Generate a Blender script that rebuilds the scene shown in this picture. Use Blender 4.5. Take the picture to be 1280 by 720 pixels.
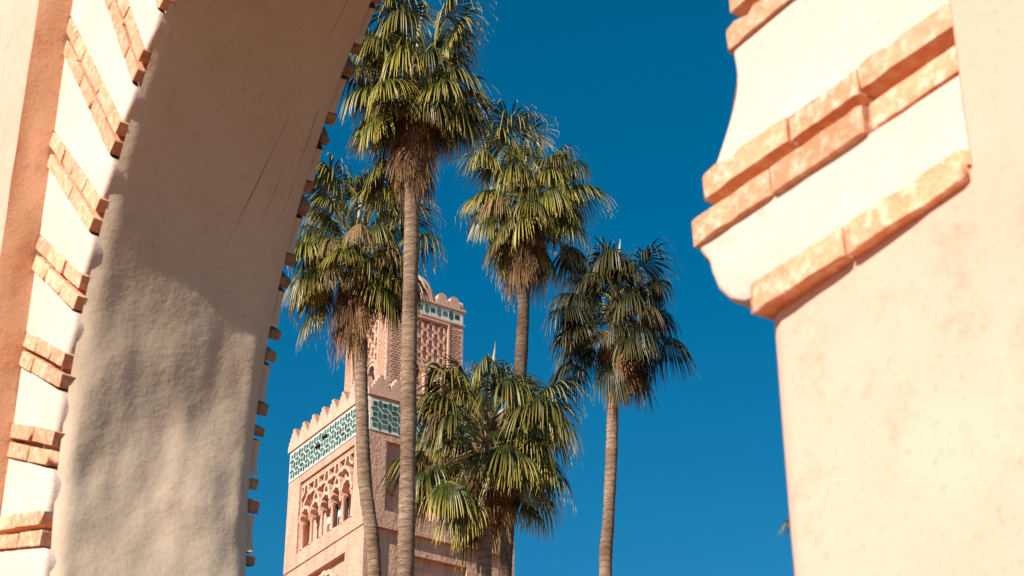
import bpy, bmesh, math, random
from mathutils import Vector, Matrix, noise
R = math.radians
scene = bpy.context.scene
for o in list(bpy.data.objects):
    bpy.data.objects.remove(o)

# ------------------------------------------------------------------ camera
EYE = 1.6
F_PX, PITCH, AZ = 2380.0, R(29.0), R(32.9)      # focal length (px of a 1280 frame), pitch, bearing of the walls
cam_d = bpy.data.cameras.new('camera')
cam = bpy.data.objects.new('camera', cam_d)
scene.collection.objects.link(cam)
scene.camera = cam
cam.location = (0, 0, EYE)
cam.rotation_euler = (math.pi / 2 + PITCH, 0, 0)
cam_d.sensor_width = 36.0
cam_d.lens = F_PX / 1280 * 36.0
cam_d.clip_start = 0.05
cam_d.clip_end = 6000
cam_d.dof.use_dof = True
cam_d.dof.focus_distance = 48.0
cam_d.dof.aperture_fstop = 9.5

# ------------------------------------------------------------------ sky, sun, exposure
EX = Vector((math.sin(AZ), -math.cos(AZ), 0))    # along the walls, towards the near right
EY = Vector((math.cos(AZ), math.sin(AZ), 0))     # into the walls
SUN_EL, SUN_OFF = R(34.0), R(14.0)
sun_h = (-EY * math.cos(SUN_OFF) + EX * math.sin(SUN_OFF)).normalized()
sun_dir = (sun_h * math.cos(SUN_EL) + Vector((0, 0, math.sin(SUN_EL)))).normalized()
world = bpy.data.worlds.new('World')
scene.world = world
world.use_nodes = True
wn = world.node_tree
bg = wn.nodes['Background']
sky = wn.nodes.new('ShaderNodeTexSky')
sky.sky_type = 'NISHITA'
sky.sun_disc = False
sky.sun_elevation = SUN_EL
sky.sun_rotation = math.atan2(sun_h.x, sun_h.y)
sky.altitude = 1500
sky.air_density = 1.0
sky.dust_density = 0.0
sky.ozone_density = 1.0
bg.inputs['Strength'].default_value = 0.076
grade = wn.nodes.new('ShaderNodeHueSaturation')      # deep polarised blue, the same all round the sky
grade.inputs['Hue'].default_value = 0.4825
grade.inputs['Saturation'].default_value = 1.50
wn.links.new(sky.outputs[0], grade.inputs['Color'])
wn.links.new(grade.outputs[0], bg.inputs['Color'])
sd = bpy.data.lights.new('sun', 'SUN')
sd.energy = 5.0
sd.angle = R(0.5)
sd.color = (1.0, 0.93, 0.83)
so = bpy.data.objects.new('sun', sd)
so.rotation_euler = sun_dir.to_track_quat('Z', 'Y').to_euler()
so.location = sun_dir * 120
scene.collection.objects.link(so)
scene.view_settings.view_transform = 'Standard'
scene.view_settings.look = 'None'
scene.view_settings.exposure = 0.62
scene.view_settings.gamma = 1.0
scene.cycles.max_bounces = 8

# ------------------------------------------------------------------ helpers
C = scene.collection
RND = random.Random(7)

def empty(name, loc, rz=0.0):
    o = bpy.data.objects.new(name, None)
    C.objects.link(o)
    o.location = loc
    o.rotation_euler = (0, 0, rz)
    o.empty_display_size = 0.3
    return o

def tag(o, label=None, cat=None, group=None, kind=None):
    for k, v in (('label', label), ('category', cat), ('group', group), ('kind', kind)):
        if v:
            o[k] = v
    return o

def make_mesh(name, verts, faces, mat, smooth=None, recalc=True, mats=None, midx=None):
    me = bpy.data.meshes.new(name)
    me.from_pydata([tuple(v) for v in verts], [], faces)
    if recalc:
        bm = bmesh.new()
        bm.from_mesh(me)
        bmesh.ops.remove_doubles(bm, verts=bm.verts, dist=1e-5)
        bmesh.ops.recalc_face_normals(bm, faces=bm.faces)
        bm.to_mesh(me)
        bm.free()
    me.materials.append(mat)
    if smooth is not None:
        me.polygons.foreach_set('use_smooth', [True] * len(me.polygons))
        if smooth < 180:
            me.set_sharp_from_angle(angle=R(smooth))
    me.update()
    return me

def link(name, me, parent=None):
    o = bpy.data.objects.new(name, me)
    C.objects.link(o)
    if parent:
        o.parent = parent
    return o

def build(name, verts, faces, mat, parent=None, smooth=None, recalc=True):
    return link(name, make_mesh(name, verts, faces, mat, smooth, recalc), parent)

class MB:
    """collects shapes for one mesh"""
    def __init__(s):
        s.v, s.f = [], []
    def add(s, verts, faces):
        b = len(s.v)
        s.v += [Vector(v) for v in verts]
        s.f += [tuple(b + i for i in f) for f in faces]
    def box(s, x0, x1, y0, y1, z0, z1):
        s.add([(x0, y0, z0), (x1, y0, z0), (x1, y1, z0), (x0, y1, z0), (x0, y0, z1), (x1, y0, z1), (x1, y1, z1), (x0, y1, z1)],
              [(0, 3, 2, 1), (4, 5, 6, 7), (0, 1, 5, 4), (1, 2, 6, 5), (2, 3, 7, 6), (3, 0, 4, 7)])
    def lathe(s, prof, n=16, c=(0, 0), lobes=0, amp=0.0):
        b = len(s.v)
        for r, z in prof:
            for i in range(n):
                a = 2 * math.pi * i / n
                rr = r * (1 + amp * abs(math.sin(lobes * a / 2))) if lobes else r
                s.v.append(Vector((c[0] + rr * math.cos(a), c[1] + rr * math.sin(a), z)))
        for k in range(len(prof) - 1):
            for i in range(n):
                j = (i + 1) % n
                s.f.append((b + k * n + i, b + k * n + j, b + (k + 1) * n + j, b + (k + 1) * n + i))
        s.f.append(tuple(b + i for i in reversed(range(n))))
        e = b + (len(prof) - 1) * n
        s.f.append(tuple(e + i for i in range(n)))
    def prism(s, pts, F, d0, d1):
        n = len(pts)
        b = len(s.v)
        s.v += [Vector(F(u, z, d0)) for u, z in pts] + [Vector(F(u, z, d1)) for u, z in pts]
        s.f.append(tuple(b + i for i in range(n)))
        s.f.append(tuple(b + n + i for i in reversed(range(n))))
        for i in range(n):
            j = (i + 1) % n
            s.f.append((b + i, b + n + i, b + n + j, b + j))
    def band(s, line, w, F, d0, d1):
        """ribbon of width w that follows a polyline on a face, with real depth"""
        n = len(line)
        L, Rr = [], []
        for i, (u, z) in enumerate(line):
            a = line[max(0, i - 1)]
            c = line[min(n - 1, i + 1)]
            t = Vector((c[0] - a[0], c[1] - a[1]))
            t = t.normalized() if t.length > 1e-9 else Vector((1, 0))
            L.append((u - t.y * w / 2, z + t.x * w / 2))
            Rr.append((u + t.y * w / 2, z - t.x * w / 2))
        for i in range(n - 1):
            s.prism([L[i], L[i + 1], Rr[i + 1], Rr[i]], F, d0, d1)
    def obj(s, name, mat, parent=None, smooth=None):
        return build(name, s.v, s.f, mat, parent, smooth)

# ------------------------------------------------------------------ materials
def nodes(name):
    m = bpy.data.materials.new(name)
    m.use_nodes = True
    nt = m.node_tree
    return m, nt, nt.nodes['Principled BSDF']

def N(nt, t, **kw):
    n = nt.nodes.new(t)
    for k, v in kw.items():
        if k in n.inputs:
            n.inputs[k].default_value = v
        else:
            setattr(n, k, v)
    return n

def ramp(nt, src, stops):
    r = nt.nodes.new('ShaderNodeValToRGB')
    el = r.color_ramp.elements
    while len(el) < len(stops):
        el.new(0.5)
    for e, (p, c) in zip(el, stops):
        e.position = p
        e.color = (*c, 1) if len(c) == 3 else c
    nt.links.new(src, r.inputs[0])
    return r

def mix(nt, fac, a, b, mode='MIX'):
    m = nt.nodes.new('ShaderNodeMix')
    m.data_type = 'RGBA'
    m.blend_type = mode
    for sock, v in ((m.inputs[0], fac), (m.inputs[6], a), (m.inputs[7], b)):
        if isinstance(v, (int, float)):
            sock.default_value = v
        elif isinstance(v, tuple):
            sock.default_value = (*v, 1)
        else:
            nt.links.new(v, sock)
    return m.outputs[2]

def plaster(name, c0, c1, cspot, scale=1.0, bump=0.4, fine=60.0, rough=0.9, spot=0.62, objrand=0.0, dist=0.01, world_pos=False, streak=0.0):
    m, nt, bs = nodes(name)
    tc = N(nt, 'ShaderNodeTexCoord')
    geo = N(nt, 'ShaderNodeNewGeometry')
    n1 = N(nt, 'ShaderNodeTexNoise', Scale=1.3 * scale, Detail=6.0, Roughness=0.6)
    n2 = N(nt, 'ShaderNodeTexNoise', Scale=9.0 * scale, Detail=5.0, Roughness=0.65)
    n3 = N(nt, 'ShaderNodeTexNoise', Scale=fine * scale, Detail=3.0, Roughness=0.6)
    for n in (n1, n2, n3):
        nt.links.new(geo.outputs['Position'] if world_pos else tc.outputs['Object'], n.inputs['Vector'])
    r1 = ramp(nt, n1.outputs[0], [(0.35, c0), (0.68, c1)])
    r2 = ramp(nt, n2.outputs[0], [(spot - 0.06, (0, 0, 0)), (spot + 0.20, (1, 1, 1))])
    col = mix(nt, r2.outputs[0], r1.outputs[0], cspot)
    r3 = ramp(nt, n3.outputs[0], [(0.60, (1, 1, 1)), (0.80, (0.70, 0.64, 0.58))])     # specks and pits
    col = mix(nt, 0.8, col, r3.outputs[0], 'MULTIPLY')
    if streak:          # rain streaks and soot that run down the render
        mp = N(nt, 'ShaderNodeMapping')
        mp.inputs['Scale'].default_value = (2.2, 2.2, 0.16)
        nt.links.new(tc.outputs['Object'], mp.inputs['Vector'])
        n4 = N(nt, 'ShaderNodeTexNoise', Scale=1.0, Detail=5.0, Roughness=0.6)
        nt.links.new(mp.outputs[0], n4.inputs['Vector'])
        r4 = ramp(nt, n4.outputs[0], [(0.48, (1, 1, 1)), (0.75, (0.66, 0.58, 0.52))])
        col = mix(nt, streak, col, r4.outputs[0], 'MULTIPLY')
    if objrand:
        oi = N(nt, 'ShaderNodeObjectInfo')
        hs = N(nt, 'ShaderNodeHueSaturation')
        mr = N(nt, 'ShaderNodeMapRange')
        mr.inputs['To Min'].default_value = 1 - objrand
        mr.inputs['To Max'].default_value = 1 + objrand
        nt.links.new(oi.outputs['Random'], mr.inputs['Value'])
        nt.links.new(mr.outputs[0], hs.inputs['Value'])
        nt.links.new(col, hs.inputs['Color'])
        col = hs.outputs[0]
    nt.links.new(col, bs.inputs['Base Color'])
    bs.inputs['Roughness'].default_value = rough
    bs.inputs['Specular IOR Level'].default_value = 0.2
    b1 = N(nt, 'ShaderNodeBump', Strength=bump, Distance=dist)
    b2 = N(nt, 'ShaderNodeBump', Strength=bump, Distance=dist * 0.25)
    nt.links.new(n2.outputs[0], b1.inputs['Height'])
    nt.links.new(n3.outputs[0], b2.inputs['Height'])
    nt.links.new(b1.outputs[0], b2.inputs['Normal'])
    nt.links.new(b2.outputs[0], bs.inputs['Normal'])
    return m

M = {}
M['wall'] = plaster('peach_plaster', (0.67, 0.375, 0.272), (0.76, 0.450, 0.335), (0.60, 0.30, 0.205), 1.0, 0.35, 55, spot=0.60)
M['stucco'] = plaster('white_stucco', (0.64, 0.475, 0.385), (0.71, 0.545, 0.455), (0.61, 0.405, 0.30), 1.6, 0.45, 50, spot=0.64)
M['brick'] = plaster('terracotta_brick', (0.62, 0.255, 0.130), (0.76, 0.385, 0.225), (0.82, 0.585, 0.43), 3.5, 0.8, 22, spot=0.53, objrand=0.14, world_pos=True)
M['brickshade'] = plaster('shade_toned_brick', (0.26, 0.14, 0.08), (0.36, 0.21, 0.13), (0.45, 0.31, 0.21), 3.5, 0.6, 22, spot=0.5, objrand=0.2, world_pos=True)  # darker brick copy: shade of the far edge painted into its brown
M['ochre'] = plaster('ochre_plaster', (0.55, 0.29, 0.16), (0.63, 0.35, 0.205), (0.46, 0.23, 0.125), 1.6, 0.55, 40, spot=0.62)
M['soffit'] = plaster('grey_beige_plaster', (0.62, 0.470, 0.335), (0.70, 0.545, 0.405), (0.55, 0.40, 0.275), 0.8, 0.5, 45, spot=0.60)
M['crack'] = plaster('crack_line', (0.20, 0.115, 0.065), (0.26, 0.16, 0.09), (0.15, 0.09, 0.05), 2, 0.2)
M['tower'] = plaster('rose_earth_render', (0.56, 0.325, 0.225), (0.66, 0.400, 0.285), (0.42, 0.225, 0.15), 0.55, 0.9, 9, spot=0.58, dist=0.06, streak=0.8)
M['trim'] = plaster('rose_smooth_render', (0.63, 0.375, 0.270), (0.70, 0.435, 0.32), (0.52, 0.30, 0.21), 0.7, 0.5, 12, spot=0.62, dist=0.03, streak=0.6)
M['tilewhite'] = plaster('cream_glazed_tile', (0.62, 0.62, 0.54), (0.70, 0.70, 0.62), (0.52, 0.53, 0.46), 1.5, 0.2, 20, rough=0.4)
M['tilegreen'] = plaster('green_glazed_tile', (0.040, 0.092, 0.074), (0.075, 0.142, 0.117), (0.12, 0.18, 0.145), 3, 0.2, 20, rough=0.3, objrand=0.5)
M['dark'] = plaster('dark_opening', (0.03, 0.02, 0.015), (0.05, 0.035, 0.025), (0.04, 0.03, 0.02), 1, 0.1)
M['lampwhite'] = plaster('white_enamel', (0.75, 0.74, 0.70), (0.8, 0.79, 0.75), (0.7, 0.68, 0.62), 2, 0.05, rough=0.4)
M['ground'] = plaster('sandy_paving', (0.21, 0.082, 0.028), (0.27, 0.11, 0.040), (0.17, 0.065, 0.025), 0.3, 0.4, 20)

def metal(name, col, rough=0.35):
    m, nt, bs = nodes(name)
    n = N(nt, 'ShaderNodeTexNoise', Scale=4.0)
    r = ramp(nt, n.outputs[0], [(0.3, tuple(c * 0.75 for c in col)), (0.7, col)])
    nt.links.new(r.outputs[0], bs.inputs['Base Color'])
    bs.inputs['Metallic'].default_value = 0.9
    bs.inputs['Roughness'].default_value = rough
    return m
M['copper'] = metal('gilded_copper', (0.75, 0.52, 0.22))
M['iron'] = metal('dark_iron', (0.06, 0.05, 0.045), 0.6)

def leafmat(name, c0, c1, ctip, trans=0.35, rough=0.42):
    m, nt, bs = nodes(name)
    oi = N(nt, 'ShaderNodeObjectInfo')
    tc = N(nt, 'ShaderNodeTexCoord')
    n1 = N(nt, 'ShaderNodeTexNoise', Scale=7.0, Detail=4.0)
    nt.links.new(tc.outputs['Object'], n1.inputs['Vector'])
    r1 = ramp(nt, n1.outputs[0], [(0.32, c0), (0.68, c1)])
    at = N(nt, 'ShaderNodeAttribute')
    at.attribute_name = 'tip'
    rt = ramp(nt, at.outputs['Fac'], [(0.48, (0, 0, 0)), (1.0, (1, 1, 1))])
    col = mix(nt, rt.outputs[0], r1.outputs[0], ctip)
    hs = N(nt, 'ShaderNodeHueSaturation')
    mr = N(nt, 'ShaderNodeMapRange')
    mr.inputs['To Min'].default_value = 0.5
    mr.inputs['To Max'].default_value = 1.4
    nt.links.new(oi.outputs['Random'], mr.inputs['Value'])
    nt.links.new(mr.outputs[0], hs.inputs['Value'])
    nt.links.new(col, hs.inputs['Color'])
    nt.links.new(hs.outputs[0], bs.inputs['Base Color'])
    bs.inputs['Roughness'].default_value = rough
    bs.inputs['Specular IOR Level'].default_value = 0.35
    tr = N(nt, 'ShaderNodeBsdfTranslucent')
    nt.links.new(hs.outputs[0], tr.inputs['Color'])
    mx = N(nt, 'ShaderNodeMixShader')
    mx.inputs[0].default_value = trans
    out = nt.nodes['Material Output']
    nt.links.new(bs.outputs[0], mx.inputs[1])
    nt.links.new(tr.outputs[0], mx.inputs[2])
    nt.links.new(mx.outputs[0], out.inputs['Surface'])
    return m
M['leaf'] = leafmat('palm_leaf', (0.018, 0.026, 0.003), (0.095, 0.098, 0.008), (0.56, 0.43, 0.07), 0.05, 0.40)  # pale tips; sun and shade contrast pushed further in these colours
M['leafdark'] = leafmat('palm_leaf_silhouette', (0.007, 0.010, 0.002), (0.022, 0.024, 0.004), (0.13, 0.105, 0.022), 0.04, 0.42)  # darkened leaf copy, the shaded silhouette look is in its colour
M['dead'] = leafmat('dry_frond', (0.11, 0.045, 0.016), (0.27, 0.130, 0.052), (0.46, 0.265, 0.115), 0.08, 0.8)
M['leafdry'] = leafmat('palm_leaf_yellowing', (0.085, 0.045, 0.014), (0.21, 0.13, 0.045), (0.40, 0.26, 0.11), 0.1, 0.7)
M['petiole'] = plaster('palm_petiole', (0.16, 0.17, 0.05), (0.26, 0.24, 0.09), (0.30, 0.20, 0.10), 5, 0.2, rough=0.5)
M['stalk'] = plaster('pale_flower_stalk', (0.45, 0.40, 0.26), (0.55, 0.50, 0.36), (0.4, 0.3, 0.2), 5, 0.2)

def barkmat(name='palm_bark', tone=1.0):
    m, nt, bs = nodes(name)
    tc = N(nt, 'ShaderNodeTexCoord')
    mp = N(nt, 'ShaderNodeMapping')
    mp.inputs['Scale'].default_value = (6, 6, 34)
    nt.links.new(tc.outputs['Object'], mp.inputs['Vector'])
    n1 = N(nt, 'ShaderNodeTexNoise', Scale=1.0, Detail=5.0, Roughness=0.7)
    nt.links.new(mp.outputs[0], n1.inputs['Vector'])
    n2 = N(nt, 'ShaderNodeTexNoise', Scale=1.4, Detail=4.0)
    nt.links.new(tc.outputs['Object'], n2.inputs['Vector'])
    r1 = ramp(nt, n1.outputs[0], [(0.30, (0.17, 0.095, 0.055)), (0.50, (0.35, 0.225, 0.145)), (0.72, (0.52, 0.375, 0.265))])
    r2 = ramp(nt, n2.outputs[0], [(0.4, (1, 1, 1)), (0.75, (0.5, 0.42, 0.35))])
    col = mix(nt, 1.0, r1.outputs[0], r2.outputs[0], 'MULTIPLY')
    wv = N(nt, 'ShaderNodeTexWave', Scale=2.1, Distortion=4.5, Detail=3.0)
    wv.bands_direction = 'Z'
    wv.inputs['Detail Scale'].default_value = 2.0
    nt.links.new(tc.outputs['Object'], wv.inputs['Vector'])
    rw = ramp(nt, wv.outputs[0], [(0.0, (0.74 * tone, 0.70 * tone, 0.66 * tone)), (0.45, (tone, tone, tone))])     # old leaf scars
    col = mix(nt, 1.0, col, rw.outputs[0], 'MULTIPLY')
    nt.links.new(col, bs.inputs['Base Color'])
    bs.inputs['Roughness'].default_value = 0.95
    b = N(nt, 'ShaderNodeBump', Strength=1.0, Distance=0.05)
    nt.links.new(n1.outputs[0], b.inputs['Height'])
    nt.links.new(b.outputs[0], bs.inputs['Normal'])
    return m
M['bark'] = barkmat()
M['barkdark'] = barkmat('palm_bark_dark', 0.55)  # same bark in a darker overall tone

# ------------------------------------------------------------------ ground
def ground():
    vs, fs = [], []
    xs = [-3000, -600, -150, -60, -30, -15, 0, 15, 30, 60, 150, 600, 3000]
    for y in xs:
        for x in xs:
            vs.append((x, y, 0))
    n = len(xs)
    for j in range(n - 1):
        for i in range(n - 1):
            fs.append((j * n + i, j * n + i + 1, (j + 1) * n + i + 1, (j + 1) * n + i))
    o = build('ground', vs, fs, M['ground'])
    tag(o, 'sandy paved ground reaching to the horizon', 'ground', kind='structure')
ground()

# ------------------------------------------------------------------ archway wall (local x = -s, y = depth, z up)
ROT = -(math.pi / 2 - AZ)
AX = 4.54                        # arch axis, distance s along the wall
HALF = 2.665                     # half width of the rectangular frame
A0, ZC, RA = -0.42, 3.065 + EYE, 2.53   # arc centre (half-plane coordinates) and radius: a pointed horseshoe
Z_SPR, Z_TOP, Z_WALL = 1.76 + EYE, 6.0 + EYE, 8.4 + EYE
PIER = 2.07                      # half opening between the piers
RING, THICK = 0.18, 1.24
CJ = Vector((0.0, 2.1 + EYE))    # the brick joints radiate from here
wall = empty('archway_wall', EY * 2.0, ROT)
tag(wall, 'peach plastered wall with a scalloped horseshoe arch of brick pairs and white stucco', 'archway')

def P(side, a, y, z, back=False):
    s = AX + a * side
    return Vector((-s, THICK - y if back else y, z))

def arc_a(z):
    return A0 + math.sqrt(max(0.0, RA * RA - (z - ZC) ** 2))

def ray_arc(p, d):
    """where a joint line that starts at p and runs along d meets the intrados arc"""
    q = p - Vector((A0, ZC))
    b = q.dot(d)
    c = q.dot(q) - RA * RA
    return p + d * (-b + math.sqrt(b * b - c))

def ray_out(p, d):
    t = (HALF - p.x) / d.x if d.x > 1e-6 else 1e9
    if d.y > 1e-6:
        t = min(t, (Z_TOP - p.y) / d.y)
    return p + d * t

def sheet_depth(s, z):
    """how far the plaster lies behind the wall's main plane"""
    a = abs(s - AX)
    y = 0.006 * noise.noise(Vector((s * 1.1, z * 1.1, 3))) + 0.003 * noise.noise(Vector((s * 5, z * 5, 9)))
    # the plaster sweeps back towards the piers below the springing
    u = max(0.0, min(1.0, (HALF + 1.6 - a) / 1.6))
    u = u * u * (3 - 2 * u)
    y += (0.15 * u + 0.03 * max(0.0, min(1.0, (HALF - a) / (HALF - PIER)))) * (1.0 if s < AX else (1 - max(0.0, min(1.0, (z - Z_SPR) / 0.6)) if z > Z_SPR else 1.0))
    if Z_SPR - 0.001 <= z <= Z_TOP + 0.06:
        dd = a - HALF
        if -0.001 <= dd < 0.055 and s > AX:
            y += 0.022 * (1 - max(0, dd) / 0.055) ** 2 * min(1, (z - Z_SPR) / 0.3)
    if z < Z_SPR:
        dd = a - PIER
        if -0.001 <= dd < 0.055:
            y += 0.03 * (1 - max(0, dd) / 0.055) ** 2
    return y

# main front surface: a gently wavy sheet with the frame and the opening cut out
def front_sheet():
    s_edges = [-9.0, -6, -4]
    x = -3.0
    while x < 12.01:
        s_edges.append(x)
        x += 0.09
    for e in (AX - HALF, AX + HALF, AX - PIER, AX + PIER):
        s_edges = [q for q in s_edges if abs(q - e) > 0.07]
        s_edges += [e - 0.055, e - 0.03, e - 0.012, e, e + 0.012, e + 0.03, e + 0.055]
    s_edges = sorted(set(round(q, 4) for q in s_edges))
    z_edges = []
    z = 0.0
    while z < Z_WALL + 0.01:
        z_edges.append(z)
        z += 0.1
    for e in (Z_SPR, Z_TOP):
        z_edges = [q for q in z_edges if abs(q - e) > 0.07]
        z_edges += [e - 0.05, e - 0.025, e - 0.01, e, e + 0.02, e + 0.05]
    z_edges = sorted(set(round(q, 4) for q in z_edges))
    idx, vs, fs = {}, [], []
    def vid(i, j):
        if (i, j) not in idx:
            s, z = s_edges[i], z_edges[j]
            idx[(i, j)] = len(vs)
            vs.append((-s, sheet_depth(s, z), z))
        return idx[(i, j)]
    for i in range(len(s_edges) - 1):
        for j in range(len(z_edges) - 1):
            a = abs((s_edges[i] + s_edges[i + 1]) / 2 - AX)
            z = (z_edges[j] + z_edges[j + 1]) / 2
            if a < HALF and Z_SPR < z < Z_TOP:
                continue
            if a < PIER and z < Z_SPR:
                continue
            fs.append((vid(i, j), vid(i + 1, j), vid(i + 1, j + 1), vid(i, j + 1)))
    build('wall_face', vs, fs, M['wall'], wall, smooth=180)
front_sheet()

def wall_rest():
    m = MB()     # back face, top and ends
    for s0, s1, z0, z1 in ((-9, AX - HALF, 0, Z_WALL), (AX + HALF, 12, 0, Z_WALL), (AX - HALF, AX + HALF, Z_TOP, Z_WALL),
                           (AX - HALF, AX - PIER, 0, Z_SPR), (AX + PIER, AX + HALF, 0, Z_SPR)):
        m.add([(-s0, THICK, z0), (-s1, THICK, z0), (-s1, THICK, z1), (-s0, THICK, z1)], [(0, 1, 2, 3)])
    m.add([(9, 0, Z_WALL), (-12, 0, Z_WALL), (-12, THICK, Z_WALL), (9, THICK, Z_WALL)], [(0, 1, 2, 3)])
    for s in (-9, 12):
        m.add([(-s, 0, 0), (-s, THICK, 0), (-s, THICK, Z_WALL), (-s, 0, Z_WALL)], [(0, 1, 2, 3)])
    build('wall_back', m.v, m.f, M['wall'], wall, recalc=False)
    # reveals of the rectangular frame
    for back in (False, True):
        m = MB()
        for side in (1, -1):
            n = 60
            nq = 6
            base = len(m.v)
            for k in range(n + 1):
                z = Z_SPR + (Z_TOP - Z_SPR) * k / n
                ya = sheet_depth(AX + HALF * side, z) - 0.002
                for q in range(nq):
                    y = ya + (0.235 - ya) * q / (nq - 1)
                    w = 0.012 * noise.noise(Vector((z * 3, y * 9, side))) * (1 if q else 0)
                    m.v.append(P(side, HALF + w, y, z, back))
            ys = range(nq)
            for k in range(n):
                for q in range(len(ys) - 1):
                    b0 = base + k * len(ys) + q
                    m.f.append((b0, b0 + 1, b0 + len(ys) + 1, b0 + len(ys)))
            m.add([P(side, HALF, 0.23, Z_SPR, back), P(side, PIER, 0.23, Z_SPR, back), P(side, PIER, 0.19, Z_SPR, back), P(side, HALF, 0.14, Z_SPR, back)], [(0, 1, 2, 3)])
        m.add([P(1, HALF, 0, Z_TOP, back), P(-1, HALF, 0, Z_TOP, back), P(-1, HALF, 0.23, Z_TOP, back), P(1, HALF, 0.23, Z_TOP, back)], [(0, 1, 2, 3)])
        build('frame_reveal', m.v, m.f, M['ochre'], wall, smooth=50)
wall_rest()

# half profile of the plain intrados, from the pier foot to the apex
def half_profile():
    pts = []
    z = 0.0
    while z < Z_SPR - 0.03:
        pts.append((PIER, z))
        z += 0.05
    pts += [(PIER, Z_SPR - 0.01), (PIER - 0.03, Z_SPR + 0.04), (PIER - 0.08, Z_SPR + 0.06), (PIER - 0.13, Z_SPR + 0.11), (PIER - 0.155, Z_SPR + 0.16)]
    z = Z_SPR + 0.22
    a0 = math.asin((z - ZC) / RA)
    a1 = math.acos(-A0 / RA)
    n = 110
    for k in range(n + 1):
        t = a0 + (a1 - a0) * k / n
        pts.append((max(0.0, A0 + RA * math.cos(t)), ZC + RA * math.sin(t)))
    pts[-1] = (0.0, pts[-1][1])
    return pts
HP = half_profile()

def soffit():
    prof = [(1, a, z) for a, z in HP] + [(-1, a, z) for a, z in reversed(HP[:-1])]
    n = len(prof)
    ny = 40
    y0, y1 = 0.208, THICK - 0.222
    vs, fs = [], []
    for i, (sd_, a, z) in enumerate(prof):
        p0, p1 = prof[max(0, i - 1)], prof[min(n - 1, i + 1)]
        t = Vector((p1[0] * p1[1] - p0[0] * p0[1], p1[2] - p0[2]))
        t.normalize()
        nn = Vector((-t.y, t.x))            # towards the opening
        if nn.dot(Vector((-sd_ * a, 4.0 - z))) < 0:
            nn = -nn
        low = max(0.0, min(1.0, (4.05 + EYE - z) / 0.7))     # lower plaster is a rough repair
        for k in range(ny + 1):
            y = y0 + (y1 - y0) * k / ny
            q = Vector((sd_ * a * 1.0 + 7 * sd_, y, z))
            h = 0.010 * noise.noise(q * 1.3)
            h += 0.004 * noise.noise(q * 4.0)
            b = noise.noise(Vector((q.x * 3, q.y * 4.2, q.z * 3.0)) + Vector((5, 2, 1)))
            c = noise.noise(q * 8.5)
            d = noise.noise(Vector((q.x, q.y * 12, q.z * 6)))
            h += low * (0.022 * b + 0.003 * c + 0.006 * d + 0.012)
            e = math.sin(math.pi / 2 * min(1.0, min(k, ny - k) / 3.0))
            pa = Vector((sd_ * a, z)) + nn * ((h + 0.014) * e)
            vs.append((-(AX + pa.x), y, pa.y))
    m = ny + 1
    for i in range(n - 1):
        for k in range(ny):
            fs.append((i * m + k, i * m + k + 1, (i + 1) * m + k + 1, (i + 1) * m + k))
    build('soffit', vs, fs, M['soffit'], wall, smooth=180)
    # ring backing on both faces
    for back in (False, True):
        mb = MB()
        for side in (1, -1):
            for (a, z), (a2, z2) in zip(HP[:-1], HP[1:]):
                if z2 < Z_SPR:
                    continue
                pts = []
                for aa, zz in ((a, z), (a2, z2)):
                    p = Vector((aa, zz))
                    dd = p - CJ
                    if dd.y < 0:
                        o = Vector((HALF, zz))
                    else:
                        o = ray_out(CJ, dd.normalized())
                    pts.append((p, o))
                mb.add([P(side, pts[0][0].x, 0.231, pts[0][0].y, back), P(side, pts[0][1].x, 0.231, pts[0][1].y, back),
                        P(side, pts[1][1].x, 0.231, pts[1][1].y, back), P(side, pts[1][0].x, 0.231, pts[1][0].y, back)], [(0, 1, 2, 3)])
            # corner triangle of the frame
        build('ring_backing', mb.v, mb.f, M['ochre'], wall, recalc=False)
    # hairline cracks that run up the soffit near its far edge
    def crack(pts, r):
        mb = MB()
        ring = []
        for i, (ang, y) in enumerate(pts):
            a, z = A0 + (RA + 0.001) * math.cos(ang), ZC + (RA + 0.001) * math.sin(ang)
            nrm = Vector((math.cos(ang), math.sin(ang)))
            h = 0.010 * noise.noise(Vector((a + 7, y, z)) * 1.3) + 0.004 * noise.noise(Vector((a + 7, y, z)) * 4.0)
            a -= nrm.x * (h + 0.0145); z -= nrm.y * (h + 0.0145)
            rr = r * (0.6 + 0.5 * noise.noise(Vector((ang * 9, y * 5, 2))))
            t = pts[min(i + 1, len(pts) - 1)], pts[max(i - 1, 0)]
            ring.append([P(1, a - nrm.x * dx, y + dy, z - nrm.y * dx) for dx, dy in ((0.0, -rr), (rr * 0.5, 0), (0.0, rr))])
        b = []
        for rg in ring:
            b.append(len(mb.v)); mb.v += rg
        for i in range(len(ring) - 1):
            for k in range(2):
                mb.f.append((b[i] + k, b[i] + k + 1, b[i + 1] + k + 1, b[i + 1] + k))
        build('crack', mb.v, mb.f, M['crack'], wall, recalc=False)
    rr = random.Random(4)
    for y0_, y1_, s0, s1, w in ((0.62, 0.93, 0.20, 0.98, 0.004), (0.70, 0.955, 0.12, 0.82, 0.0024), (0.86, 0.97, 0.22, 0.66, 0.0024)):
        n_ = 60
        pts = []
        for k in range(n_ + 1):
            t = k / n_
            pts.append((s0 + (s1 - s0) * t, y0_ + (y1_ - y0_) * (1 - (1 - t) ** 1.7) + 0.012 * noise.noise(Vector((t * 7, y0_ * 9, 0)))))
        crack(pts, w)
soffit()

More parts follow.
